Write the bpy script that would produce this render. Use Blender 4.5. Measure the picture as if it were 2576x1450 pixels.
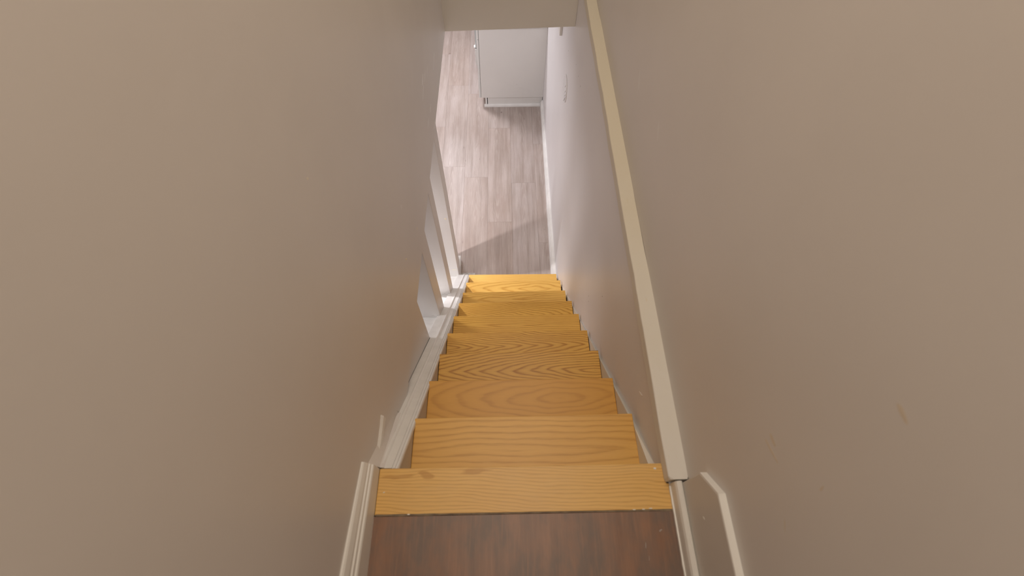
import bpy, bmesh, math, random
from mathutils import Vector, Matrix, noise

random.seed(7)
scene = bpy.context.scene
COL = scene.collection
for o in list(bpy.data.objects):
    bpy.data.objects.remove(o)

# ------------------------------------------------------------------ camera
cam_d = bpy.data.cameras.new('camera')
cam = bpy.data.objects.new('camera', cam_d)
COL.objects.link(cam)
R_ = Vector((0.999848144, -0.0174215444, -0.000422622623))
U_ = Vector((0.01522763, 0.86162982, 0.50730876))
F_ = Vector((0.00847396, 0.50723815, -0.86176426))
m = Matrix.Identity(4)
for i in range(3):
    m[i][0] = R_[i]; m[i][1] = U_[i]; m[i][2] = -F_[i]
m[0][3], m[1][3], m[2][3] = -0.02732, -0.04015, 1.40617
cam.matrix_world = m
cam_d.sensor_width = 36.0
cam_d.lens = 1211.03 / 2576 * 36
cam_d.clip_start = 0.02
cam_d.dof.use_dof = True
cam_d.dof.focus_distance = 3.2
cam_d.dof.aperture_fstop = 3.2
scene.camera = cam

# ------------------------------------------------------------------ world, lights, exposure
w = bpy.data.worlds.new('world'); scene.world = w; w.use_nodes = True
w.node_tree.nodes['Background'].inputs[0].default_value = (0.9, 0.86, 0.8, 1)
w.node_tree.nodes['Background'].inputs[1].default_value = 0.0
scene.view_settings.view_transform = 'Standard'
scene.view_settings.look = 'None'
scene.view_settings.gamma = 1.0
scene.view_settings.use_curve_mapping = False
scene.view_settings.exposure = 0.0

def area(name, loc, sx, sy, power, color, rot=(0, 0, 0)):
    d = bpy.data.lights.new(name, 'AREA'); d.shape = 'RECTANGLE'
    d.size = sx; d.size_y = sy; d.energy = power; d.color = color
    o = bpy.data.objects.new(name, d); o.location = loc; o.rotation_euler = rot
    COL.objects.link(o); return o

def point(name, loc, r, power, color):
    d = bpy.data.lights.new(name, 'POINT'); d.shadow_soft_size = r
    d.energy = power; d.color = color
    o = bpy.data.objects.new(name, d); o.location = loc
    COL.objects.link(o); return o

def spot(name, loc, r, power, color, angle, blend):
    d = bpy.data.lights.new(name, 'SPOT'); d.shadow_soft_size = r
    d.energy = power; d.color = color; d.spot_size = math.radians(angle); d.spot_blend = blend
    o = bpy.data.objects.new(name, d); o.location = loc
    COL.objects.link(o); return o

WARM = (1.0, 0.87, 0.735)
COOL = (0.98, 0.95, 1.0)
area('hall_light', (0.02, 1.15, 2.96), 0.8, 3.0, 25.0, WARM)
spot('downlight_stair', (-1.42, 1.95, -0.34), 0.035, 118.0, COOL, 128, 0.75)
area('downlight_middle', (-1.0, 3.3, -0.34), 0.4, 0.4, 13.0, COOL)
area('downlight_far', (-0.9, 5.0, -0.34), 0.35, 0.35, 32.0, COOL)
area('fill_near', (-1.55, 1.15, -0.34), 0.4, 0.4, 15.0, COOL)  # unseen soft fill, added to brighten the post faces and deep walls

# ------------------------------------------------------------------ helpers
def mesh_obj(name, verts, faces, mat, parent=None, smooth=False, bevel=0.0, seg=2):
    me = bpy.data.meshes.new(name)
    bm = bmesh.new()
    vs = [bm.verts.new(v) for v in verts]
    for f in faces:
        try: bm.faces.new([vs[i] for i in f])
        except ValueError: pass
    bmesh.ops.recalc_face_normals(bm, faces=bm.faces)
    if bevel > 0:
        bmesh.ops.bevel(bm, geom=list(bm.edges), offset=bevel, segments=seg, profile=0.5, affect='EDGES')
    bm.to_mesh(me); bm.free()
    me.materials.append(mat)
    if smooth:
        for p in me.polygons: p.use_smooth = True
    o = bpy.data.objects.new(name, me); COL.objects.link(o)
    if parent: o.parent = parent
    return o

HEX = [(0, 1, 2, 3), (4, 5, 6, 7), (0, 1, 5, 4), (1, 2, 6, 5), (2, 3, 7, 6), (3, 0, 4, 7)]

def box(name, x0, x1, y0, y1, z0, z1, mat, parent=None, bevel=0.0, seg=2):
    v = [(x0, y0, z0), (x1, y0, z0), (x1, y1, z0), (x0, y1, z0), (x0, y0, z1), (x1, y0, z1), (x1, y1, z1), (x0, y1, z1)]
    return mesh_obj(name, v, HEX, mat, parent, bevel=bevel, seg=seg)

def hexa(name, v, mat, parent=None, bevel=0.0, seg=2):
    return mesh_obj(name, v, HEX, mat, parent, bevel=bevel, seg=seg)

def loft(name, rings, mat, parent=None, smooth=False):
    """closed profile rings (same count) joined in order, capped"""
    n = len(rings[0]); verts = [p for r in rings for p in r]; faces = []
    for k in range(len(rings) - 1):
        for i in range(n):
            j = (i + 1) % n
            faces.append((k * n + i, k * n + j, (k + 1) * n + j, (k + 1) * n + i))
    faces.append(tuple(range(n)))
    faces.append(tuple((len(rings) - 1) * n + i for i in reversed(range(n))))
    return mesh_obj(name, verts, faces, mat, parent, smooth=smooth)

def empty(name, loc=(0, 0, 0)):
    o = bpy.data.objects.new(name, None); o.location = loc
    o.empty_display_size = 0.05
    COL.objects.link(o); return o

def tag(o, label=None, cat=None, group=None, kind=None):
    if label: o['label'] = label
    if cat: o['category'] = cat
    if group: o['group'] = group
    if kind: o['kind'] = kind
    return o

# ------------------------------------------------------------------ materials
class NT:
    def __init__(self, name):
        self.m = bpy.data.materials.new(name); self.m.use_nodes = True
        self.t = self.m.node_tree; self.b = self.t.nodes['Principled BSDF']
    def n(self, typ, **kw):
        nd = self.t.nodes.new(typ)
        for k, v in kw.items(): setattr(nd, k, v)
        return nd
    def l(self, a, b): self.t.links.new(a, b)
    def val(self, sock, v):
        if hasattr(v, 'is_linked'): self.l(v, sock)
        else: sock.default_value = v
    def math(self, op, a, b=None, c=None):
        nd = self.n('ShaderNodeMath', operation=op)
        self.val(nd.inputs[0], a)
        if b is not None: self.val(nd.inputs[1], b)
        if c is not None: self.val(nd.inputs[2], c)
        return nd.outputs[0]
    def coords(self):
        return self.n('ShaderNodeTexCoord').outputs['Object']
    def mapping(self, vec, loc=(0, 0, 0), scale=(1, 1, 1)):
        nd = self.n('ShaderNodeMapping'); self.l(vec, nd.inputs[0])
        nd.inputs[1].default_value = loc; nd.inputs[3].default_value = scale
        return nd.outputs[0]
    def noise(self, vec, scale=5, detail=2, rough=0.5, dist=0.0):
        nd = self.n('ShaderNodeTexNoise'); self.l(vec, nd.inputs['Vector'])
        nd.inputs['Scale'].default_value = scale; nd.inputs['Detail'].default_value = detail
        nd.inputs['Roughness'].default_value = rough; nd.inputs['Distortion'].default_value = dist
        return nd.outputs['Fac']
    def ramp(self, fac, stops):
        nd = self.n('ShaderNodeValToRGB'); self.l(fac, nd.inputs[0])
        cr = nd.color_ramp
        while len(cr.elements) < len(stops): cr.elements.new(0.5)
        for e, (p, c) in zip(cr.elements, stops):
            e.position = p; e.color = (c, c, c, 1) if isinstance(c, (int, float)) else (*c, 1)
        return nd.outputs['Color']
    def mix(self, fac, a, b, blend='MIX'):
        nd = self.n('ShaderNodeMix', data_type='RGBA', blend_type=blend)
        self.val(nd.inputs[0], fac)
        for s, v in ((nd.inputs[6], a), (nd.inputs[7], b)):
            if isinstance(v, tuple): s.default_value = (*v, 1)
            else: self.l(v, s)
        return nd.outputs[2]
    def bump(self, h, strength=0.2, dist=0.002):
        nd = self.n('ShaderNodeBump'); nd.inputs['Strength'].default_value = strength
        nd.inputs['Distance'].default_value = dist
        self.l(h, nd.inputs['Height']); self.l(nd.outputs[0], self.b.inputs['Normal'])
    def set(self, col=None, rough=0.5, spec=0.5):
        if col is not None:
            if isinstance(col, tuple): self.b.inputs['Base Color'].default_value = (*col, 1)
            else: self.l(col, self.b.inputs['Base Color'])
        self.val(self.b.inputs['Roughness'], rough)
        self.b.inputs['Specular IOR Level'].default_value = spec
        return self.m

def paint(name, a, b, rough=0.5, scale=2.0, bumpv=0.12, spec=0.4, streak=None):
    N = NT(name); c = N.coords()
    f = N.noise(c, scale, 3, 0.5)
    col = N.mix(N.ramp(f, [(0.35, 0.0), (0.65, 1.0)]), a, b)
    if streak:
        s = N.noise(N.mapping(c, scale=(8, 1.2, 5)), 2.2, 4, 0.6)
        col = N.mix(N.math('MULTIPLY', N.ramp(s, [(0.60, 0.0), (0.75, 1.0)]), 0.35), col, streak)
    fine = N.noise(c, 260, 2, 0.5)
    N.bump(fine, bumpv, 0.0006)
    return N.set(col, rough, spec)

M_wall = paint('wall_paint', (0.765, 0.725, 0.685), (0.795, 0.755, 0.715), 0.42, 2.4, streak=(0.80, 0.76, 0.72))
M_wall_r = paint('wall_paint_right', (0.765, 0.725, 0.69), (0.795, 0.755, 0.72), 0.45, 2.0, streak=(0.81, 0.77, 0.71))
M_wall_low = paint('wall_paint_lower', (0.78, 0.76, 0.755), (0.81, 0.79, 0.785), 0.4, 2.0)
M_header = paint('header_paint', (0.755, 0.725, 0.665), (0.775, 0.745, 0.685), 0.5, 3.0)
M_ceil = paint('ceiling_paint', (0.75, 0.74, 0.72), (0.78, 0.77, 0.75), 0.7, 1.0)
M_white = paint('trim_paint', (0.86, 0.84, 0.79), (0.89, 0.87, 0.82), 0.38, 9.0, 0.15)
M_white2 = paint('curb_paint', (0.82, 0.81, 0.78), (0.88, 0.87, 0.84), 0.4, 14.0, 0.2)
M_post = paint('post_paint', (0.76, 0.73, 0.70), (0.79, 0.76, 0.73), 0.45, 4.0)
M_panelp = paint('low_panel_paint', (0.70, 0.66, 0.61), (0.73, 0.69, 0.64), 0.45, 4.0)
M_cab = paint('cabinet_laminate', (0.76, 0.745, 0.71), (0.78, 0.765, 0.73), 0.4, 3.0, 0.04)
M_cab_edge = paint('cabinet_door_laminate', (0.78, 0.78, 0.75), (0.80, 0.80, 0.77), 0.35, 3.0, 0.04)
M_gap = paint('gap_dark', (0.10, 0.10, 0.09), (0.12, 0.12, 0.11), 0.8, 5.0)
M_grey = paint('appliance_grey', (0.42, 0.44, 0.43), (0.45, 0.47, 0.46), 0.35, 3.0, 0.03)
M_counter = paint('countertop_laminate', (0.55, 0.53, 0.50), (0.62, 0.60, 0.57), 0.3, 30.0, 0.03)
M_chip = paint('old_cream_paint', (0.90, 0.82, 0.60), (0.93, 0.86, 0.68), 0.5, 30.0)
M_filler = paint('filler_pale', (0.89, 0.87, 0.82), (0.92, 0.90, 0.85), 0.35, 20.0, 0.3)
M_scuff_shine = paint('scuff_shine_pale', (0.92, 0.90, 0.87), (0.94, 0.92, 0.89), 0.28, 20.0)
M_smear = paint('smear_tan', (0.74, 0.65, 0.53), (0.75, 0.66, 0.55), 0.4, 20.0)
M_mortar = paint('rough_filler_grey', (0.50, 0.48, 0.45), (0.62, 0.60, 0.57), 0.8, 60.0, 0.6)
M_hole = paint('nail_hole_dark', (0.16, 0.13, 0.11), (0.20, 0.17, 0.14), 0.8, 60.0)
M_smudge = paint('smudge_grey', (0.40, 0.38, 0.37), (0.48, 0.46, 0.44), 0.5, 60.0)
M_smudge2 = paint('pale_smudge', (0.80, 0.77, 0.735), (0.815, 0.785, 0.75), 0.35, 20.0)
M_dent = paint('dent_grey', (0.36, 0.31, 0.28), (0.40, 0.35, 0.31), 0.6, 60.0)
M_riser = paint('riser_paint', (0.66, 0.60, 0.52), (0.70, 0.64, 0.56), 0.5, 6.0)
M_skirt = paint('skirt_paint', (0.86, 0.83, 0.75), (0.88, 0.85, 0.77), 0.45, 9.0)

# ledge: cream paint that yellows down the far end
def ledge_mat():
    N = NT('ledge_paint'); c = N.coords()
    sep = N.n('ShaderNodeSeparateXYZ'); N.l(c, sep.inputs[0])
    f = N.math('ADD', N.math('MULTIPLY', sep.outputs[1], 0.55), N.math('MULTIPLY', N.noise(c, 5, 4, 0.6), 0.5))
    base = N.mix(N.ramp(f, [(0.35, 0.0), (1.0, 1.0)]), (0.80, 0.77, 0.71), (0.74, 0.68, 0.55))
    chips = N.ramp(N.noise(N.mapping(c, scale=(60, 14, 60)), 2.0, 3, 0.6), [(0.66, 0.0), (0.72, 1.0)])
    col = N.mix(N.math('MULTIPLY', chips, 0.35), base, (0.70, 0.60, 0.40))
    N.bump(N.noise(c, 60, 3, 0.6), 0.3, 0.001)
    return N.set(col, 0.5, 0.35)
M_ledge = ledge_mat()

def oak(name, x0, y0, tilt, spacing, slope=0.0, light=(0.88, 0.52, 0.105), dark=(0.54, 0.235, 0.025),
        contrast=1.0, warp=0.010, seed=0.0, wear=0.0, spots=(), p=1.5):
    """flat-sawn oak: growth rings cut at a shallow angle give nested arches, far from the heart straight lines"""
    N = NT(name); c = N.coords()
    sep = N.n('ShaderNodeSeparateXYZ'); N.l(c, sep.inputs[0])
    X, Y = sep.outputs[0], sep.outputs[1]
    w1 = N.noise(N.mapping(c, loc=(seed, seed * 1.7, 0), scale=(3.2, 9, 1)), 1.0, 2, 0.5)
    w2 = N.noise(N.mapping(c, loc=(seed + 4, seed, 0), scale=(9, 40, 1)), 1.0, 2, 0.5)
    wy = N.math('ADD', N.math('MULTIPLY', N.math('SUBTRACT', w1, 0.5), warp * 4),
                N.math('MULTIPLY', N.math('SUBTRACT', w2, 0.5), warp * 0.55))
    yy = N.math('ADD', N.math('SUBTRACT', Y, y0), N.math('ADD', wy, N.math('MULTIPLY', X, slope)))
    wx = N.noise(N.mapping(c, loc=(seed + 9, 0, 0), scale=(7, 30, 1)), 1.0, 2, 0.5)
    xx = N.math('ADD', N.math('MULTIPLY', N.math('SUBTRACT', X, x0), tilt),
                N.math('MULTIPLY', N.math('SUBTRACT', wx, 0.5), warp * 0.8))
    r = N.math('POWER', N.math('ADD', N.math('POWER', N.math('ABSOLUTE', xx), p), N.math('POWER', N.math('ABSOLUTE', yy), p)), 1.0 / p)
    fr = N.math('FRACT', N.math('DIVIDE', r, spacing))
    ring = N.ramp(fr, [(0.0, 0.8), (0.08, 0.25), (0.30, 0.0), (0.66, 0.18), (0.88, 0.9), (1.0, 1.0)])
    streak = N.noise(N.mapping(c, loc=(seed, 0, 0), scale=(14, 420, 60)), 1.0, 3, 0.6)
    pores = N.ramp(streak, [(0.42, 1.0), (0.56, 0.0)])
    blot = N.noise(N.mapping(c, loc=(0, seed, 0), scale=(2.5, 6, 1)), 1.0, 3, 0.55)
    fac = N.math('MULTIPLY', N.math('ADD', N.math('MULTIPLY', ring, 0.75),
                 N.math('MULTIPLY', pores, N.math('ADD', N.math('MULTIPLY', ring, 0.35), 0.14))), contrast)
    col = N.mix(N.math('MINIMUM', fac, 1.0), light, dark)
    col = N.mix(N.math('MULTIPLY', N.ramp(blot, [(0.35, 0.0), (0.7, 1.0)]), 0.22), col, (0.60, 0.29, 0.06))
    rough = 0.36
    for sx, sy, rx, ry in spots:
        u = N.math('DIVIDE', N.math('SUBTRACT', N.math('ADD', X, N.math('MULTIPLY', N.math('SUBTRACT', w2, 0.5), rx * 3)), sx), rx)
        q = N.math('DIVIDE', N.math('SUBTRACT', N.math('ADD', Y, N.math('MULTIPLY', N.math('SUBTRACT', wx, 0.5), ry * 6)), sy), ry)
        d = N.math('SUBTRACT', 1.0, N.math('ADD', N.math('MULTIPLY', u, u), N.math('MULTIPLY', q, q)))
        col = N.mix(N.math('MULTIPLY', N.ramp(d, [(0.0, 0.0), (0.6, 1.0)]), 0.6), col, dark)
    if wear > 0:
        wn = N.noise(N.mapping(c, loc=(seed, 2, 0), scale=(5, 12, 1)), 1.0, 4, 0.7)
        wr = N.ramp(wn, [(0.45, 0.0), (0.75, 1.0)])
        col = N.mix(N.math('MULTIPLY', wr, wear), col, (0.70, 0.46, 0.20))
    N.bump(fac, 0.12, 0.0005)
    return N.set(col, rough, 0.45)

# ------------------------------------------------------------------ geometry constants
def xl(y):      # upper left wall plane (leans very slightly)
    return -0.416 + 0.0078 * y
def xr(z):      # right wall beside the stairs
    return 0.405 + 0.008 * z
ZF = -2.2       # lower floor
ZC = -0.30      # lower ceiling
ZB = -0.36      # underside of the upper left wall
RX = 0.4452      # upper right wall
YS = -1.25      # rear end of the landing

# ------------------------------------------------------------------ lower floor with planks
floor = box('floor', -2.9, 0.42, -1.3, 6.75, ZF - 0.05, ZF - 0.0095, M_gap)
tag(floor, 'grey-brown wood plank floor of the lower room', kind='structure')

def plank_mat():
    N = NT('greige_oak_plank'); c = N.coords()
    oi = N.n('ShaderNodeObjectInfo')
    rnd = oi.outputs['Random']
    comb = N.n('ShaderNodeCombineXYZ')
    N.l(N.math('MULTIPLY', rnd, 37.0), comb.inputs[0]); N.l(N.math('MULTIPLY', rnd, 91.0), comb.inputs[1])
    add = N.n('ShaderNodeVectorMath', operation='ADD'); N.l(c, add.inputs[0]); N.l(comb.outputs[0], add.inputs[1])
    v = add.outputs[0]
    sep = N.n('ShaderNodeSeparateXYZ'); N.l(c, sep.inputs[0])
    w1 = N.noise(N.mapping(v, scale=(7, 1.6, 1)), 1.0, 3, 0.55)
    w2 = N.noise(N.mapping(v, scale=(26, 5, 1)), 1.0, 3, 0.6)
    cx = N.math('MULTIPLY', N.math('SUBTRACT', rnd, 0.5), 0.10)
    xx = N.math('ADD', N.math('SUBTRACT', sep.outputs[0], cx),
                N.math('ADD', N.math('MULTIPLY', N.math('SUBTRACT', w1, 0.5), 0.10),
                       N.math('MULTIPLY', N.math('SUBTRACT', w2, 0.5), 0.010)))
    yy = N.math('MULTIPLY', N.math('ADD', sep.outputs[1], N.math('MULTIPLY', N.math('SUBTRACT', rnd, 0.3), 1.2)), 0.055)
    r = N.math('SQRT', N.math('ADD', N.math('MULTIPLY', xx, xx), N.math('MULTIPLY', yy, yy)))
    fr = N.math('FRACT', N.math('DIVIDE', r, 0.0085))
    ring = N.ramp(fr, [(0.0, 0.1), (0.2, 0.0), (0.6, 0.45), (0.85, 1.0), (1.0, 0.3)])
    blot = N.noise(N.mapping(v, scale=(5, 1.4, 1)), 1.6, 4, 0.6)
    fine = N.noise(N.mapping(v, scale=(160, 5, 20)), 1.0, 3, 0.6)
    knot = N.noise(N.mapping(v, scale=(15, 6.5, 1)), 1.0, 2, 0.45)
    base = N.mix(N.ramp(blot, [(0.3, 0.0), (0.7, 1.0)]), (0.40, 0.325, 0.285), (0.50, 0.435, 0.405))
    # some boards are browner than others
    tone = N.ramp(N.math('FRACT', N.math('MULTIPLY', rnd, 7.31)), [(0.0, (0.95, 0.90, 0.86)), (0.5, (1.0, 1.0, 1.0)), (1.0, (1.02, 1.02, 1.03))])
    base = N.mix(1.0, base, tone, 'MULTIPLY')
    base = N.mix(N.math('MULTIPLY', ring, N.math('MULTIPLY', N.ramp(w1, [(0.35, 0.1), (0.6, 1.0)]), 0.36)), base, (0.68, 0.62, 0.56))
    streak = N.noise(N.mapping(v, scale=(22, 1.1, 1)), 1.0, 4, 0.6)
    base = N.mix(N.math('MULTIPLY', N.ramp(streak, [(0.45, 0.0), (0.72, 1.0)]), 0.62), base, (0.26, 0.20, 0.16))
    base = N.mix(N.math('MULTIPLY', N.ramp(fine, [(0.5, 0.0), (0.7, 1.0)]), 0.30), base, (0.30, 0.23, 0.19))
    base = N.mix(N.math('MULTIPLY', N.ramp(knot, [(0.72, 0.0), (0.79, 1.0)]), 0.75), base, (0.17, 0.12, 0.095))
    N.bump(fine, 0.15, 0.0004)
    return N.set(base, 0.42, 0.4)
M_plank = plank_mat()

PW, PL = 0.2352, 1.28
plank_cache = {}
def plank(x0, x1, y0, y1):
    g = 0.0003
    key = (round(x1 - x0, 4), round(y1 - y0, 4))
    if key not in plank_cache:
        hx, hy, b = (x1 - x0) / 2 - g, (y1 - y0) / 2 - g, 0.0005
        v = [(-hx, -hy, -.009), (hx, -hy, -.009), (hx, hy, -.009), (-hx, hy, -.009),
             (-hx, -hy, -b), (hx, -hy, -b), (hx, hy, -b), (-hx, hy, -b),
             (-hx + b, -hy + b, 0), (hx - b, -hy + b, 0), (hx - b, hy - b, 0), (-hx + b, hy - b, 0)]
        f = [(0, 1, 5, 4), (1, 2, 6, 5), (2, 3, 7, 6), (3, 0, 4, 7), (4, 5, 9, 8), (5, 6, 10, 9), (6, 7, 11, 10), (7, 4, 8, 11), (8, 9, 10, 11), (0, 1, 2, 3)]
        o = mesh_obj('plank', v, f, M_plank, floor); plank_cache[key] = o.data
    else:
        o = bpy.data.objects.new('plank', plank_cache[key]); COL.objects.link(o); o.parent = floor
    o.location = ((x0 + x1) / 2, (y0 + y1) / 2, ZF)

seam0 = 0.022
first = {0: 0.245, 1: 2.81, 2: 3.38, 3: 3.53, 4: 4.12, 5: 3.0, 6: 3.7, 7: 2.7, 8: 3.3, 9: 4.0, 10: 2.9, 11: 3.6, 12: 3.1}
# columns: index 0 is [0.022,0.262], -1 is [0.262,0.37]; then leftwards
cols = [(0.262, 0.392, 2.562), (0.022, 0.262, 3.30)]
for k in range(1, 13):
    cols.append((seam0 - k * 0.2335, seam0 - (k - 1) * 0.2335, first[k]))
for x0, x1, y in cols:
    ys = y
    while ys > 1.0: ys -= PL
    lo = ys
    while lo < 6.7:
        hi = min(lo + PL, 6.74)
        if hi > 1.0:
            plank(x0, x1, max(lo, 0.2 if x1 < -0.6 else 1.2), hi)
        lo += PL

# ------------------------------------------------------------------ landing (upper floor)
def walnut():
    N = NT('dark_landing_wood'); c = N.coords()
    v = N.mapping(c, scale=(26, 3.0, 1))
    s = N.noise(v, 1.0, 4, 0.65, 0.4)
    s2 = N.noise(N.mapping(c, scale=(120, 7, 1)), 1.0, 3, 0.6)
    b = N.noise(N.mapping(c, scale=(9, 5, 1)), 1.0, 4, 0.65)
    col = N.mix(N.ramp(s, [(0.3, 0.0), (0.7, 1.0)]), (0.215, 0.118, 0.075), (0.33, 0.175, 0.105))
    col = N.mix(N.math('MULTIPLY', N.ramp(b, [(0.40, 0.0), (0.62, 1.0)]), 0.75), col, (0.165, 0.130, 0.110))
    col = N.mix(N.math('MULTIPLY', N.ramp(s2, [(0.52, 0.0), (0.70, 1.0)]), 0.35), col, (0.38, 0.205, 0.125))
    N.bump(s2, 0.12, 0.0005)
    rr = N.math('ADD', N.math('MULTIPLY', b, 0.2), 0.24)
    return N.set(col, rr, 0.45)
M_landing = walnut()
landing = hexa('floor_upper', [(-0.43, YS, -0.03), (0.425, YS, -0.03), (0.425, 0.0915, -0.03), (-0.43, 0.0905, -0.03),
                         (-0.43, YS, 0.0), (0.425, YS, 0.0), (0.425, 0.0915, 0.0), (-0.43, 0.0905, 0.0)], M_landing, bevel=0.0012, seg=1)
tag(landing, 'dark brown wood landing floor at the top of the stairs', kind='structure')
sub = box('floor_upper_slab', -0.62, 0.45, YS, 0.07, ZC, -0.031, M_ceil); tag(sub, 'floor slab under the landing', kind='structure')

# ------------------------------------------------------------------ upper walls
Y2 = 2.96
wl = hexa('wall_left', [(-0.62, YS, ZB), (xl(YS), YS, ZB), (xl(Y2), Y2, ZB), (-0.62, Y2, ZB),
                   (-0.62, YS, 3.0), (xl(YS), YS, 3.0), (xl(Y2), Y2, 3.0), (-0.62, Y2, 3.0)], M_wall, bevel=0.002, seg=2)
tag(wl, 'tall beige painted wall on the left of the stairs', kind='structure')
wll = box('wall_left_lower', -0.615, -0.431, -1.2, 0.999, ZF, ZB - 0.0005, M_wall, bevel=0.0015, seg=1)
tag(wll, 'recessed lower part of the left wall above the curb', kind='structure')
wr = box('wall_right', RX, RX + 0.1, YS, Y2 + 0.02, -0.02, 3.0, M_wall_r)
tag(wr, 'tall beige painted wall on the right, set back behind the ledge', kind='structure')
wrl = hexa('wall_right_lower', [(xr(ZF), 0.10, ZF - .01), (0.56, 0.10, ZF - .01), (0.56, 6.8, ZF - .01), (xr(ZF), 6.8, ZF - .01),
                          (xr(0), 0.10, 0.0), (0.56, 0.10, 0.0), (0.56, 6.8, 0.0), (xr(0), 6.8, 0.0)], M_wall_low)
tag(wrl, 'lower right wall running down beside the stairs to the room below', kind='structure')
wrn = box('wall_right_near', 0.44, 0.56, YS, 0.0995, ZF, -0.0215, M_wall_low); tag(wrn, 'right wall under the landing', kind='structure')
# header across the end of the stairwell
hd = hexa('wall_far', [(xl(2.85) - 0.004, 2.854, ZB), (0.402, 2.78, -0.293), (0.402, 2.95, -0.293), (xl(2.85) - 0.004, 2.95, ZB),
                 (xl(2.85) - 0.004, 2.854, 3.0), (0.4445, 2.75, 3.0), (0.4445, 2.95, 3.0), (xl(2.85) - 0.004, 2.95, 3.0)], M_header, bevel=0.0015, seg=1)
tag(hd, 'beige header wall crossing above the foot of the stairs', kind='structure')
wb = box('wall_back', -0.62, 0.56, YS - 0.1, YS - 0.0005, ZF, 3.0, M_wall); tag(wb, 'wall behind the landing', kind='structure')
cu = box('ceiling', -0.62, 0.56, YS - 0.1, Y2 + 0.02, 3.0005, 3.1, M_ceil); tag(cu, 'ceiling over the stairwell', kind='structure')

# lower room shell
c1 = box('ceiling_lower', -2.95, -0.6205, -1.25, 6.8, ZC, ZC + 0.1, M_ceil); tag(c1, 'ceiling of the lower room', kind='structure')
c2 = box('ceiling_lower', -0.62, 0.5, Y2 + 0.0005, 6.8, ZC, ZC + 0.1, M_ceil); tag(c2, 'ceiling of the lower room beyond the header', kind='structure')
for nm, a in (('wall_lower_left', (-3.0, -2.905, -1.3, 6.85)), ('wall_lower_far', (-2.9, 0.56, 6.75, 6.85)), ('wall_lower_near', (-2.9, -0.62, -1.35, -1.25))):
    o = box(nm, *a, ZF - 0.05, ZC, M_wall_low); tag(o, 'plain wall of the lower room', kind='structure')

# ------------------------------------------------------------------ ledge along the right wall
rings = []
ny = 48
for i in range(ny + 1):
    y = 0.163 + (2.74 - 0.163) * i / ny if i != 1 else 0.170
    d = 0.0035 * noise.noise(Vector((y * 5, 1.3, 0))) + 0.0015 * noise.noise(Vector((y * 23, 5, 0)))
    e = 0.003 * noise.noise(Vector((y * 4, 9.3, 0))) + 0.0012 * noise.noise(Vector((y * 31, 2, 0)))
    zt = 0.045
    r0 = 0.004 if i else 0.010
    xa_, xb_ = 0.3930 + d, 0.4458 + e
    if i == 0: xa_ += 0.003; xb_ -= 0.003
    rings.append([(xa_, y, 0.0012), (xb_, y, 0.0012), (xb_ + 0.0, y, zt), (xa_ + r0, y, zt), (xa_ + r0 * 0.3, y, zt - r0 * 0.3), (xa_, y, zt - r0)])
ledge = loft('trim_1', rings, M_ledge)
tag(ledge, 'cream painted ledge board along the right wall above the stairs', kind='structure')

# low upright panel with cut corner beside the landing
prof = [(YS, 0.0), (0.155, 0.0), (0.155, 0.180), (0.098, 0.262), (YS, 0.262)]
n = len(prof)
verts = [(0.427, y, z) for y, z in prof] + [(0.4448, y, z) for y, z in prof]
faces = [tuple(range(n)), tuple(range(n, 2 * n))] + [(i, (i + 1) % n, n + (i + 1) % n, n + i) for i in range(n)]
pan = mesh_obj('trim_2', verts, faces, M_panelp, bevel=0.002, seg=2)
tag(pan, 'low beige panel with a cut corner against the right wall of the landing', kind='structure')
# panel's top edge, whitened to stand for the light falling on it
def strip_along(name, pts, x0, x1, t, mat, parent):
    rs = []
    for i, (y, z) in enumerate(pts):
        if i == 0: d = Vector((pts[1][0] - y, pts[1][1] - z)).normalized(); nrm = Vector((-d.y, d.x)); k = 1
        elif i == len(pts) - 1: d = Vector((y - pts[i - 1][0], z - pts[i - 1][1])).normalized(); nrm = Vector((-d.y, d.x)); k = 1
        else:
            d1 = Vector((y - pts[i - 1][0], z - pts[i - 1][1])).normalized(); d2 = Vector((pts[i + 1][0] - y, pts[i + 1][1] - z)).normalized()
            nrm = (Vector((-d1.y, d1.x)) + Vector((-d2.y, d2.x))).normalized(); k = 1 / max(0.5, nrm.dot(Vector((-d1.y, d1.x))))
        q = Vector((y, z)) + nrm * t * k
        rs.append([(x0, y, z), (x1, y, z), (x1, q.x, q.y), (x0, q.x, q.y)])
    return loft(name, rs, mat, parent)
strip_along('lit_edge_strip', [(YS, 0.2625), (0.098, 0.2625), (0.1555, 0.1805)], 0.4278, 0.4446, 0.002, M_white, pan)

# ------------------------------------------------------------------ baseboards
def board_profile(name, prof_fn, ys, mat):
    rs = [prof_fn(y) for y in ys]
    return loft(name, rs, mat)
def bl_prof(y, s=1.0):
    w_ = xl(y) - 0.0005; f = -0.391 + (0.004 if y < -0.5 else 0)
    h = 0.100 + 0.17 * (0.21 - y) * (1 if y > -0.1 else 0) + (0.0527 if y <= -0.1 else 0)
    p = [(w_, 0), (f, 0), (f, h * .60), (f - .002, h * .64), (f - .006, h * .66), (f - .007, h * .74), (f - .011, h * .76), (f - .0115, h * .84), (f - .014, h * .90), (f - .017, h * .97), (f - .0205, h), (w_, h)]
    return [(x, y, z * s) for x, z in p]
bbl = board_profile('baseboard_left', bl_prof, [YS, -0.6, -0.1001, -0.0999, 0.05, 0.155, 0.2115], M_white)
tag(bbl, 'white moulded baseboard on the left of the landing', kind='structure')
def br_prof(y):
    p = [(0.4268, 0), (0.4065, 0), (0.4065, 0.030), (0.4075, 0.042), (0.4105, 0.050), (0.4165, 0.055), (0.4225, 0.053), (0.4268, 0.046)]
    return [(x, y, z) for x, z in p]
bbr = board_profile('baseboard_right', br_prof, [YS, 0.0, 0.158], M_white)
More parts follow.
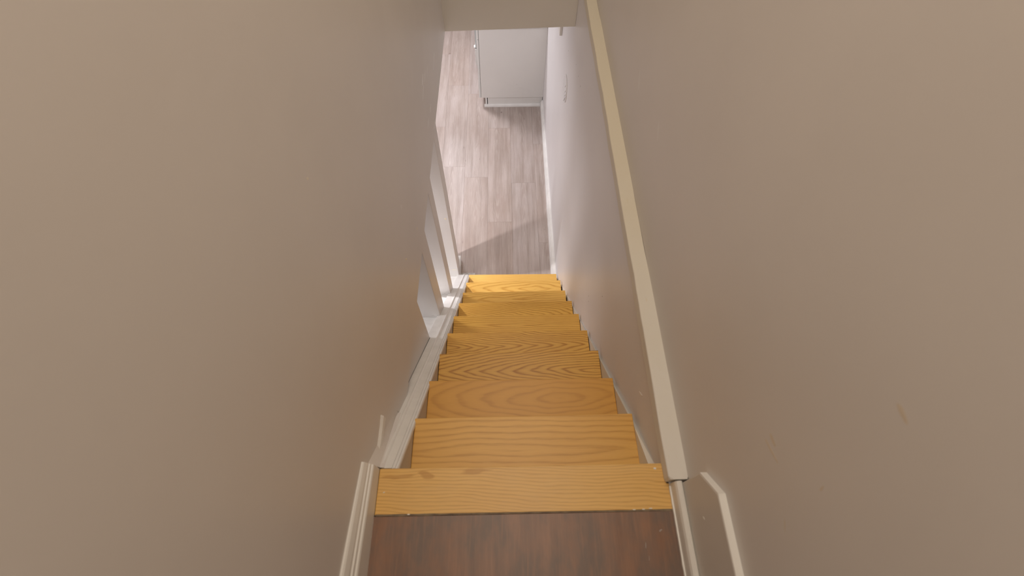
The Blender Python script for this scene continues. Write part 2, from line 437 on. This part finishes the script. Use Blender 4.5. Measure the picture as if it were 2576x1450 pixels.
tag(bbr, 'white rounded baseboard on the right of the landing', kind='structure')
# crumbly caulk line between right baseboard and landing
rs = []
for i in range(40):
    y = -0.35 + 0.56 * i / 39 if i < 39 else 0.205
    a = 0.0016 + 0.0018 * abs(noise.noise(Vector((y * 40, 3, 1))))
    if y > 0.16: a *= 1.2
    rs.append([(0.4066, y, 0.0002), (0.4066, y, 0.006), (0.4050 - a, y, 0.0055), (0.4044 - a, y, 0.0006)])
ck = loft('caulk_line', rs[:-4], M_filler, bbr)
# lower right baseboard (room below)
def lb_prof(y):
    f = 0.350 + (y - 2.2) * 0.0063; b = xr(-2.15) + 0.002
    p = [(b, 0), (f, 0), (f, .060), (f + .004, .070), (f + .010, .078), (f + .013, .088), (b, .090)]
    return [(x, y, ZF + z) for x, z in p]
bbl2 = board_profile('baseboard_right_lower', lb_prof, [1.98, 3.2, 4.425], M_white2)
tag(bbl2, 'white baseboard at the foot of the lower right wall', kind='structure')

# ------------------------------------------------------------------ staircase
stairs = empty('staircase', (0, 0, ZF))
tag(stairs, 'straight flight of ten golden oak treads going down to the lower room', 'staircase')
def st(o):  # parent keeping world geometry
    o.parent = stairs; o.matrix_parent_inverse = Matrix.Translation((0, 0, -ZF)); return o
NL = {1: (-.387, .2115), 2: (-.348, .411), 3: (-.348, .621), 4: (-.3465, .829), 5: (-.3465, 1.037), 6: (-.3460, 1.250), 7: (-.3460, 1.457), 8: (-.3460, 1.662), 9: (-.347, 1.878), 10: (-.348, 2.087)}
NR = {1: (.399, .2125), 2: (.388, .415), 3: (.387, .621), 4: (.386, .834), 5: (.3845, 1.042), 6: (.385, 1.253), 7: (.384, 1.462), 8: (.378, 1.668), 9: (.377, 1.888), 10: (.376, 2.083)}
OAK = {
 1: dict(x0=-2.4, y0=-.10, tilt=.10, spacing=.0072, slope=-.05, warp=.010, seed=1.2, contrast=.50, light=(.86, .54, .17), dark=(.52, .25, .055), wear=.35,
         spots=((-.335, .190, .045, .006), (-.262, .190, .022, .009), (-.115, .201, .050, .007))),
 2: dict(x0=-.03, y0=.300, tilt=.05, spacing=.0195, slope=0, warp=.011, seed=3.1, contrast=.62, light=(.86, .51, .13), dark=(.56, .26, .045), wear=.12),
 3: dict(x0=.17, y0=.545, tilt=.20, spacing=.020, slope=0, warp=.016, seed=5.4, contrast=.50, light=(.78, .415, .075), dark=(.50, .22, .03), p=2.0),
 4: dict(x0=.36, y0=.740, tilt=.155, spacing=.0115, slope=0, warp=.010, seed=7.7, contrast=1.0, p=1.3, dark=(.47, .19, .018)),
 5: dict(x0=-.52, y0=.955, tilt=.11, spacing=.0088, slope=0, warp=.012, seed=9.2, contrast=1.0, p=1.3, dark=(.49, .20, .02)),
 6: dict(x0=.30, y0=1.185, tilt=.045, spacing=.0105, slope=.03, warp=.009, seed=11.5, contrast=.72),
 7: dict(x0=-.20, y0=1.345, tilt=.20, spacing=.0105, slope=-.03, warp=.012, seed=13.9, contrast=.8),
 8: dict(x0=.35, y0=1.60, tilt=.05, spacing=.016, slope=-.04, warp=.016, seed=15.1, contrast=.65, light=(.90, .55, .13)),
 9: dict(x0=.18, y0=1.81, tilt=.16, spacing=.021, slope=0, warp=.020, seed=17.3, contrast=.62, light=(.90, .56, .14)),
 10: dict(x0=-1.2, y0=1.96, tilt=.04, spacing=.0088, slope=0, warp=.005, seed=19.8, contrast=.50, light=(.92, .58, .15)),
}
for k in range(1, 11):
    z = -(k - 1) * 0.22
    t = 0.026
    l, r = NL[k], NR[k]
    if k == 1:
        bl, br = (-.3908, .0935), (.4064, .0945)
        pts = [bl, br, (.4064, .160), (.3985, .1605), r, (-.3906, l[1])]
    else:
        pl, pr = NL[k - 1], NR[k - 1]
        bl, br = (l[0] - .0010, pl[1] - .024), (r[0] + .003, pr[1] - .024)
        pts = [bl, br, r, l]
    nn = len(pts)
    v = [(x, y, z - t) for x, y in pts] + [(x, y, z) for x, y in pts]
    f = [tuple(range(nn)), tuple(range(nn, 2 * nn))] + [(i, (i + 1) % nn, nn + (i + 1) % nn, nn + i) for i in range(nn)]
    o = mesh_obj('tread', v, f, oak('oak_tread', **OAK[k]), None, bevel=0.0022, seg=2)
    st(o)
    # riser below the nosing
    zb = z - 0.22 + (0.0005 if k < 10 else 0.0005)
    yl = l[1] - .026; yr = r[1] - .026
    o = hexa('riser', [(-.350, yl - .016, zb), (.388, yr - .016, zb), (.388, yr, zb), (-.350, yl, zb),
                       (-.350, yl - .016, z - t - .0004), (.388, yr - .016, z - t - .0004), (.388, yr, z - t - .0004), (-.350, yl, z - t - .0004)], M_riser)
    st(o)
def slope_z(y, h=0.0): return .2169 - 1.0577 * y + h
# left stringer (seen as small triangles beside the tread ends)
ys0, ys1 = 0.2155, 2.10
o = hexa('stringer', [(-.366, ys0, slope_z(ys0, -.36)), (-.3492, ys0, slope_z(ys0, -.36)), (-.3492, ys1 - .17, ZF + .001), (-.366, ys1 - .17, ZF + .001),
                      (-.366, ys0, slope_z(ys0, -.022)), (-.3492, ys0, slope_z(ys0, -.022)), (-.3492, ys1, slope_z(ys1, -.022)), (-.366, ys1, slope_z(ys1, -.022))], M_riser)
tag(o, 'cream painted left stringer'); st(o)
o = loft('stringer', [[(.3890, y, slope_z(y, -.34)), (xo, y, slope_z(y, -.34)), (xo, y, slope_z(y, ho)), (.3890, y, slope_z(y, hi))]
                      for y, hi, ho, xo in ((.2165, -.095, -.080, .4045), (.37, -.046, -.062, .4030), (.9, -.040, -.052, .3985), (1.93, -.044, -.042, .3945))], M_skirt)
tag(o, 'cream painted right skirt board'); st(o)
# dried paint drop and small scars on the treads
def blob(name, c, rx, ry, h, mat, parent=None, axis='z', rot=0.0, seed=0, n=10, lean=None):
    """thin irregular raised patch; axis = surface normal"""
    vs = []; rnd = random.Random(seed)
    for ring, (s, hh) in enumerate(((1.0, 0.0), (0.75, h), (0.0, h * 1.05))):
        if ring == 2: vs.append((0, 0, hh)); break
        for i in range(n):
            a = 2 * math.pi * i / n
            k = s * (0.8 + 0.35 * noise.noise(Vector((math.cos(a) * 1.5 + seed, math.sin(a) * 1.5, seed))))
            vs.append((k * rx * math.cos(a), k * ry * math.sin(a), hh))
    fs = [(i, (i + 1) % n, n + (i + 1) % n, n + i) for i in range(n)] + [(n + i, n + (i + 1) % n, 2 * n) for i in range(n)] + [tuple(reversed(range(n)))]
    out = []
    for x, y, z_ in vs:
        x, y = x * math.cos(rot) - y * math.sin(rot), x * math.sin(rot) + y * math.cos(rot)
        if axis == 'z': p = (c[0] + x, c[1] + y, c[2] + z_)
        elif axis == 'x': p = (c[0] + z_, c[1] + x, c[2] + y)      # faces +x ; local x -> y, local y -> z
        elif axis == '-x': p = (c[0] - z_, c[1] + x, c[2] + y)
        else: p = (c[0] + x, c[1] - z_, c[2] + y)
        out.append(p)
    o = mesh_obj(name, out, fs, mat, parent, smooth=False)
    return o
st(blob('paint_drop', (.373, .199, .0), .0055, .0035, .0008, M_white, seed=3))
st(blob('paint_drop', (-.372, .150, .0), .004, .0015, .0005, M_skirt, seed=5, rot=.4))
for i, (x, y) in enumerate(((.345, .098), (.325, .096), (-.30, .0945), (.30, .0955))):
    blob('chip', (x, y, .0002), .006, .0018, .0008, M_filler if i < 3 else M_skirt, landing, seed=i + 11)
blob('scratch', (.318, .012, .0), .0012, .010, .0003, M_dent, landing, rot=-.12, seed=31)
blob('scratch', (.322, -.018, .0), .0009, .008, .0003, M_dent, landing, rot=-.1, seed=33)
blob('scuff', (.362, .045, .0), .006, .003, .0002, M_dent, landing, rot=.5, seed=35)
# grimy joint between oak nosing and landing
rs = []
for i in range(60):
    x = -.388 + (.404 + .388) * i / 59
    a = .0012 + .0022 * abs(noise.noise(Vector((x * 14, 7, 0)))) + .0012 * abs(noise.noise(Vector((x * 60, 2, 0))))
    rs.append([(x, .0925 - a, -.0005), (x, .0925 - a * .7, .0006), (x, .0945 + a * .5, .0006), (x, .0945 + a * .6, -.0005)])
M_grime = paint('joint_grime', (0.16, 0.12, 0.085), (0.26, 0.20, 0.13), 0.7, 40.0, 0.4)
loft('joint_filler', rs, M_grime, landing)

# ------------------------------------------------------------------ divider on the left: curb, moulded cap and three posts
div = empty('stair_divider', (-.52, 1.6, ZF))
tag(div, 'white divider of three square posts on a sloping moulded curb left of the stairs', 'divider')
def dv(o): o.parent = div; o.matrix_parent_inverse = Matrix.Translation((.52, -1.6, -ZF)); return o
cap = [(-.3455, -.034), (-.3445, -.030), (-.3445, -.018), (-.3465, -.012), (-.3495, -.010), (-.3505, -.0145), (-.3530, -.0145), (-.3540, -.009), (-.3575, -.007), (-.3590, -.0115),
       (-.3615, -.0115), (-.3625, -.006), (-.3860, -.0065), (-.3885, -.001), (-.3915, .0025), (-.3950, .0030), (-.3975, -.001), (-.3990, -.005), (-.4480, -.006), (-.4495, -.009), (-.4495, -.034)]
def cap_ring(y, narrow=0.0):
    out = []
    for x, h in cap:
        xx = x
        if x < -.409 and y < .54: xx = max(x, xl(y) - 0.004)
        elif y < .9985: xx = max(x, -.4290)
        out.append((xx, y, slope_z(y, h)))
    return out
o = loft('curb_cap', [cap_ring(y) for y in (.2155, .45, .5399, .5401, .998, .999, 1.2, 1.7, 2.121)], M_white2)
tag(o, 'moulded cap board with beads'); dv(o)
sill = [(-.451, -.16), (-.451, -.030), (-.612, -.030), (-.612, -.16)]
o = loft('curb_sill', [[(x, y, slope_z(y, h)) for x, h in sill] for y in (1.0, 2.121)], M_white2); dv(o)
dv(hexa('crack', [(-.4308, .545, slope_z(.545, -.03)), (-.4288, .545, slope_z(.545, -.03)), (-.4288, .997, slope_z(.997, -.03)), (-.4308, .997, slope_z(.997, -.03)),
                (-.4308, .545, slope_z(.545, -.0075)), (-.4288, .545, slope_z(.545, -.0075)), (-.4288, .997, slope_z(.997, -.0045)), (-.4308, .997, slope_z(.997, -.0045))], M_gap))
base = hexa('curb_wall', [(-.607, .999, ZF + .0005), (-.368, .999, ZF + .0005), (-.368, 2.119, ZF + .0005), (-.607, 2.119, ZF + .0005),
                          (-.607, .999, slope_z(.999, -.0345)), (-.368, .999, slope_z(.999, -.0345)), (-.368, 2.119, slope_z(2.119, -.0345)), (-.607, 2.119, slope_z(2.119, -.0345))], M_post)
dv(base)
def post(x1, y0, y1, name='post'):
    o = box(name, -.612, x1, y0, y1, ZF + .0005, ZB - .0006, M_post, bevel=.0015, seg=1)
    o.data.materials.append(M_wall)
    for p in o.data.polygons:
        if p.normal.x > .7: p.material_index = 1      # the side facing the stairs takes the wall material
    return dv(o)
pC = post(-.4335, 1.278, 1.413)
pB = post(-.4345, 1.664, 1.775)
pA = post(-.4400, 2.1215, 2.2500)
dv(box('post_return', -.612, -.470, 2.2505, 2.383, ZF + .0005, ZB - .0006, M_post, bevel=.001, seg=1))
dv(box('plinth', -.4695, -.4405, 2.2505, 2.381, ZF + .0005, ZF + .075, M_white2, bevel=.003))
# chips on the far post
dv(blob('paint_chip', (-.464, 2.1214, -1.285), .011, .013, .0006, M_chip, axis='y', seed=2, n=5))
dv(blob('seam_filler', (-.470, 2.1214, -1.955), .028, .004, .0006, M_chip, axis='y', seed=9))
# dark crack under the middle posts
for (x1, yy) in ((-.4335, 1.278), (-.4345, 1.664)):
    for x, s in ((-.445, .012), (-.475, .010)):
        dv(blob('crack', (x, yy + .0001, slope_z(yy, -.005)), s, .0011, .0006, M_dent, axis='y', seed=int(x * 1000)))
# rough filler at the foot of the curb on the lower floor
rs = []
for i in range(22):
    x = -.4395 + (.125) * i / 21
    a = .006 * abs(noise.noise(Vector((x * 90, 2, 0)))) + .003
    y1 = 2.236 + a * 2
    h = .004 + .007 * abs(noise.noise(Vector((x * 70, 8, 0))))
    rs.append([(x, 2.12, ZF), (x, 2.12, ZF + h + .004), (x, y1 - .006, ZF + h), (x, y1, ZF)])
o = loft('floor_filler', rs, M_mortar); dv(o)

# plaster fillet between wall and cap at the top of the flight
rs = []
for i in range(14):
    y = .2165 + (.440 - .2165) * i / 13
    e = .002 * noise.noise(Vector((y * 40, 1, 0)))
    xi = -.3830 + (y - .2165) / .2235 * (-.022) + e
    w_ = xl(y) - .001
    rs.append([(w_, y, slope_z(y, -.05)), (xi - .004, y, slope_z(y, -.05)), (xi, y, slope_z(y, -.004)), (xi - .010, y, slope_z(y, .006)), (w_, y, slope_z(y, .055))])
loft('plaster_fillet', rs, M_wall, wl)

# ------------------------------------------------------------------ marks on the left wall
def lmark(name, y, z, ry, rz, mat, rot=0.0, seed=0, h=.0005, n=10):
    return blob(name, (xl(y) - .0001, y, z), ry, rz, h, mat, wl, axis='x', rot=rot, seed=seed, n=n)
# ridge left where an old skirting was painted in
rs = []
for i in range(26):
    t_ = i / 25; y = .238 + .132 * t_
    zc = -.052 + .003 * noise.noise(Vector((y * 60, 0, 0))); hw = .022 + .007 * abs(noise.noise(Vector((y * 50, 4, 0))))
    if t_ > .9: hw += .004 * (1 - abs(t_ - .96) * 20)
    pr = .0065 + .0015 * abs(noise.noise(Vector((y * 90, 6, 0)))); w_ = xl(y) - .0002
    rs.append([(w_, y, zc - hw), (w_ + pr, y, zc - hw * .5), (w_ + pr, y, zc + hw * .5), (w_, y, zc + hw)])
loft('paint_ridge', rs, M_filler, wl)
lmark('paint_chip', 1.214, -.215, .010, .006, M_chip, .9, 1, n=5)
lmark('paint_chip', .98, -.100, .022, .004, M_chip, -.9, 2)
lmark('paint_chip', .621, .712, .004, .003, M_chip, 0, 3)
for i, (y, z, ry, rz, rot) in enumerate(((2.30, -.16, .13, .007, .25), (1.90, .00, .055, .010, .3), (1.87, -.035, .07, .006, .2), (1.97, -.03, .06, .005, .2), (1.97, -.212, .05, .006, .1),
                                          (1.85, -.20, .05, .007, .1), (2.0, -.335, .06, .006, .0), (2.05, -.06, .05, .004, .2), (1.10, .06, .012, .004, .9))):
    lmark('scuff', y, z, ry, rz, M_scuff_shine, rot, 40 + i, .0003)  # paleness stands in for the shine on scuffs and gloss drips
# ------------------------------------------------------------------ marks on the right walls
def rmark(name, x, y, z, ry, rz, mat, rot=0.0, seed=0, h=.0004, par=None, n=10):
    return blob(name, (x + .0001, y, z), ry, rz, h, mat, par, axis='-x', rot=rot, seed=seed, n=n)
for y, z in ((1.173, -.776), (1.150, -.792)):
    rmark('dent', xr(z), y * 1.03, z - .035, .007, .005, M_dent, 0, int(y * 100), par=wrl)
for k in (2, 3, 4, 5):
    rmark('smudge', xr(0), NR[k][1] - .010, -(k - 1) * .22 + .012, .022, .010, M_smudge, 1.0, k * 7, .0002, par=wrl)
for y, z, s in ((2.33, -.37, .006), (2.44, -.385, .005), (2.57, -.40, .004), (2.95, -.56, .006), (1.03, -.50, .004)):
    rmark('nail_hole', xr(z), y, z, s, s * .6, M_hole, 0, int(y * 100), par=wrl)
rmark('filler_patch', xr(-.12), .455, -.135, .030, .006, M_filler, -.9, 7, .0012, par=wrl)
rmark('filler_patch', xr(-.10), .520, -.140, .008, .003, M_filler, .3, 8, .0008, par=wrl)
for i, (y, z, ry, rz, rot, mm) in enumerate(((1.44, .32, .05, .010, .9, M_smudge2), (1.13, .37, .04, .008, .8, M_smudge2), (.14, .505, .035, .004, -.4, M_smear), (.155, .52, .02, .006, -.2, M_smear),
                                              (.116, .83, .018, .006, 0, M_smear), (.06, .62, .010, .003, 1.2, M_smear), (.02, .48, .016, .002, .5, M_smear))):
    rmark('scuff', RX, y, z, ry, rz, mm, rot, 60 + i, .0003, par=wr)
rmark('filler_patch', .427, .060, .150, .010, .0035, M_filler, -.9, 71, .0006, par=pan)

# ------------------------------------------------------------------ round louvred vent on the far part of the right wall
vent = empty('wall_vent', (xr(-.79), 2.875, -.795))
tag(vent, 'small round louvred vent painted like the lower right wall', 'vent')
xw = xr(-.79)
def vloc(o): o.parent = vent; o.matrix_parent_inverse = Matrix.Translation((-xw, -2.875, .795)); return o
nv = 28; R0, R1 = .092, .080
vs = []; fs = []
for i in range(nv):
    a = 2 * math.pi * i / nv
    for rr_, d in ((R0, 0), (R0, .005), (R1, .007), (R1, .002)):
        vs.append((xw - d, 2.875 + rr_ * math.cos(a), -.795 + rr_ * math.sin(a)))
for i in range(nv):
    j = (i + 1) % nv
    for q in range(4):
        q2 = (q + 1) % 4
        fs.append((i * 4 + q, j * 4 + q, j * 4 + q2, i * 4 + q2))
vloc(mesh_obj('vent_ring', vs, fs, M_wall_low))
vs = [(xw - .0015, 2.875 + .081 * math.cos(2 * math.pi * i / nv), -.795 + .081 * math.sin(2 * math.pi * i / nv)) for i in range(nv)] + [(xw + .001, 2.875 + .081 * math.cos(2 * math.pi * i / nv), -.795 + .081 * math.sin(2 * math.pi * i / nv)) for i in range(nv)]
vloc(mesh_obj('vent_back', vs, [tuple(range(nv)), tuple(range(nv, 2 * nv))] + [(i, (i + 1) % nv, nv + (i + 1) % nv, nv + i) for i in range(nv)], M_wall_low))
for s in range(5):
    c_ = -.056 + .028 * s; L = math.sqrt(R1 ** 2 - c_ ** 2) - .010
    y_, z_ = 2.875, -.795 + c_
    v = [(xw - .004, y_ - L, z_ + .012), (xw - .014, y_ - L, z_ - .008), (xw - .012, y_ - L, z_ - .011), (xw - .003, y_ - L, z_ + .004),
         (xw - .004, y_ + L, z_ + .012), (xw - .014, y_ + L, z_ - .008), (xw - .012, y_ + L, z_ - .011), (xw - .003, y_ + L, z_ + .004)]
    vloc(hexa('louvre', v, M_wall_low))
# small bracket seen just under the header
hk = box('wall_bracket', xr(-.67) - .020, xr(-.67) - .0002, 3.35, 3.47, -.705, -.58, M_header, bevel=.003)
tag(hk, 'small beige box on the lower right wall just below the header', 'box')

# ------------------------------------------------------------------ base cabinet
CY = 4.44
cab = empty('base_cabinet', (0.05, CY + .3, ZF))
tag(cab, 'white base cabinet with plain end panel standing against the lower right wall', 'cabinet')
def cb(o): o.parent = cab; o.matrix_parent_inverse = Matrix.Translation((-.05, -CY - .3, -ZF)); return o
sp = hexa('side_panel', [(-.287, CY, -2.083), (.3878, CY, -2.083), (.3878, CY + .018, -2.083), (-.287, CY + .018, -2.083),
                         (-.274, CY, -1.302), (.3941, CY, -1.302), (.3941, CY + .018, -1.302), (-.274, CY + .018, -1.302)], M_cab, bevel=.0008, seg=1)
cb(sp)
cb(box('body', -.278, .3840, CY + .0185, CY + .600, -2.083, -1.302, M_cab))
def door(z0, z1, name):
    dx0 = .0165 * (z0 + 2.083); dx1 = .0165 * (z1 + 2.083)
    return cb(hexa(name, [(-.3115 + dx0, CY + .002, z0), (-.2905 + dx0, CY + .002, z0), (-.2905 + dx0, CY + .598, z0), (-.3115 + dx0, CY + .598, z0),
                          (-.3115 + dx1, CY + .002, z1), (-.2905 + dx1, CY + .002, z1), (-.2905 + dx1, CY + .598, z1), (-.3115 + dx1, CY + .598, z1)], M_cab_edge, bevel=.001, seg=1))
door(-2.083, -1.418, 'door'); door(-1.413, -1.306, 'drawer_front')
cb(hexa('shadow_gap', [(-.2900, CY + .006, -2.080), (-.2865, CY + .006, -2.080), (-.2865, CY + .59, -2.080), (-.2900, CY + .59, -2.080),
                       (-.2785, CY + .006, -1.310), (-.2745, CY + .006, -1.310), (-.2745, CY + .59, -1.310), (-.2785, CY + .59, -1.310)], M_gap))
for x, z in ((-.207, -1.967), (.268, -1.968)):
    cb(blob('screw_cap', (x, CY - .0001, z), .0065, .0065, .0020, M_white2, axis='y', seed=int(x * 100), n=12))
cb(blob('nail_hole', (.10, CY - .0001, -1.92), .0025, .0025, .0004, M_dent, axis='y', seed=5))
# toe kick
cb(box('toe_kick', -.218, .3835, CY + .010, CY + .024, ZF + .001, -2.084, M_cab))
cb(box('toe_kick', -.243, -.226, CY + .002, CY + .590, ZF + .001, -2.084, M_cab_edge))
mould = loft('shoe_moulding', [[(x, CY + y, ZF + z) for y, z in ((.009, .0005), (-.010, .0005), (-.010, .014), (-.006, .026), (.009, .030))] for x in (-.258, .3635)], M_white2)
cb(mould)
ct = box('countertop', -.322, .3890, CY - .015, CY + .615, -1.3015, -1.262, M_counter, bevel=.003)
tag(ct, 'pale countertop on the white base cabinet', 'countertop')
# appliance beyond the cabinet
AY = CY + .630
ap = empty('appliance', (0, AY + .3, ZF))
tag(ap, 'grey kitchen appliance standing just beyond the white cabinet, sticking out past its door', 'appliance')
def apf(o): o.parent = ap; o.matrix_parent_inverse = Matrix.Translation((0, -AY - .3, -ZF)); return o
apf(box('body', -.330, .360, AY, AY + .600, -2.130, -1.302, M_grey, bevel=.002))
apf(box('door', -.362, -.3305, AY + .004, AY + .596, -2.128, -1.925, M_cab, bevel=.003))
apf(box('door', -.352, -.3305, AY + .004, AY + .596, -1.915, -1.500, M_grey, bevel=.003))
apf(box('control_panel', -.352, -.3305, AY + .004, AY + .596, -1.490, -1.304, M_grey, bevel=.003))
apf(box('handle', -.372, -.3525, AY + .006, AY + .05, -1.918, -1.900, M_white2, bevel=.004))
for x in (-.30, .31):
    for y in (AY + .04, AY + .56):
        apf(box('leg', x - .018, x + .018, y - .018, y + .018, ZF + .0005, -2.1305, M_gap, bevel=.002))
apf(box('kick_plate', -.285, -.275, AY + .01, AY + .59, ZF + .001, -2.1305, M_gap))
# another cabinet further along the same wall
c3 = empty('base_cabinet', (0.05, AY + 1.0, ZF))
tag(c3, 'white base cabinet at the far end of the row, beyond the grey appliance', 'cabinet')
def c3f(o): o.parent = c3; o.matrix_parent_inverse = Matrix.Translation((-.05, -AY - 1.0, -ZF)); return o
c3f(box('body', -.278, .3700, AY + .610, AY + 1.2, -2.083, -1.302, M_cab))
c3f(box('door', -.300, -.279, AY + .612, AY + 1.198, -2.083, -1.418, M_cab_edge, bevel=.001))
c3f(box('drawer_front', -.300, -.279, AY + .612, AY + 1.198, -1.413, -1.306, M_cab_edge, bevel=.001))
c3f(box('toe_kick', -.226, -.21, AY + .612, AY + 1.198, ZF + .001, -2.084, M_cab))
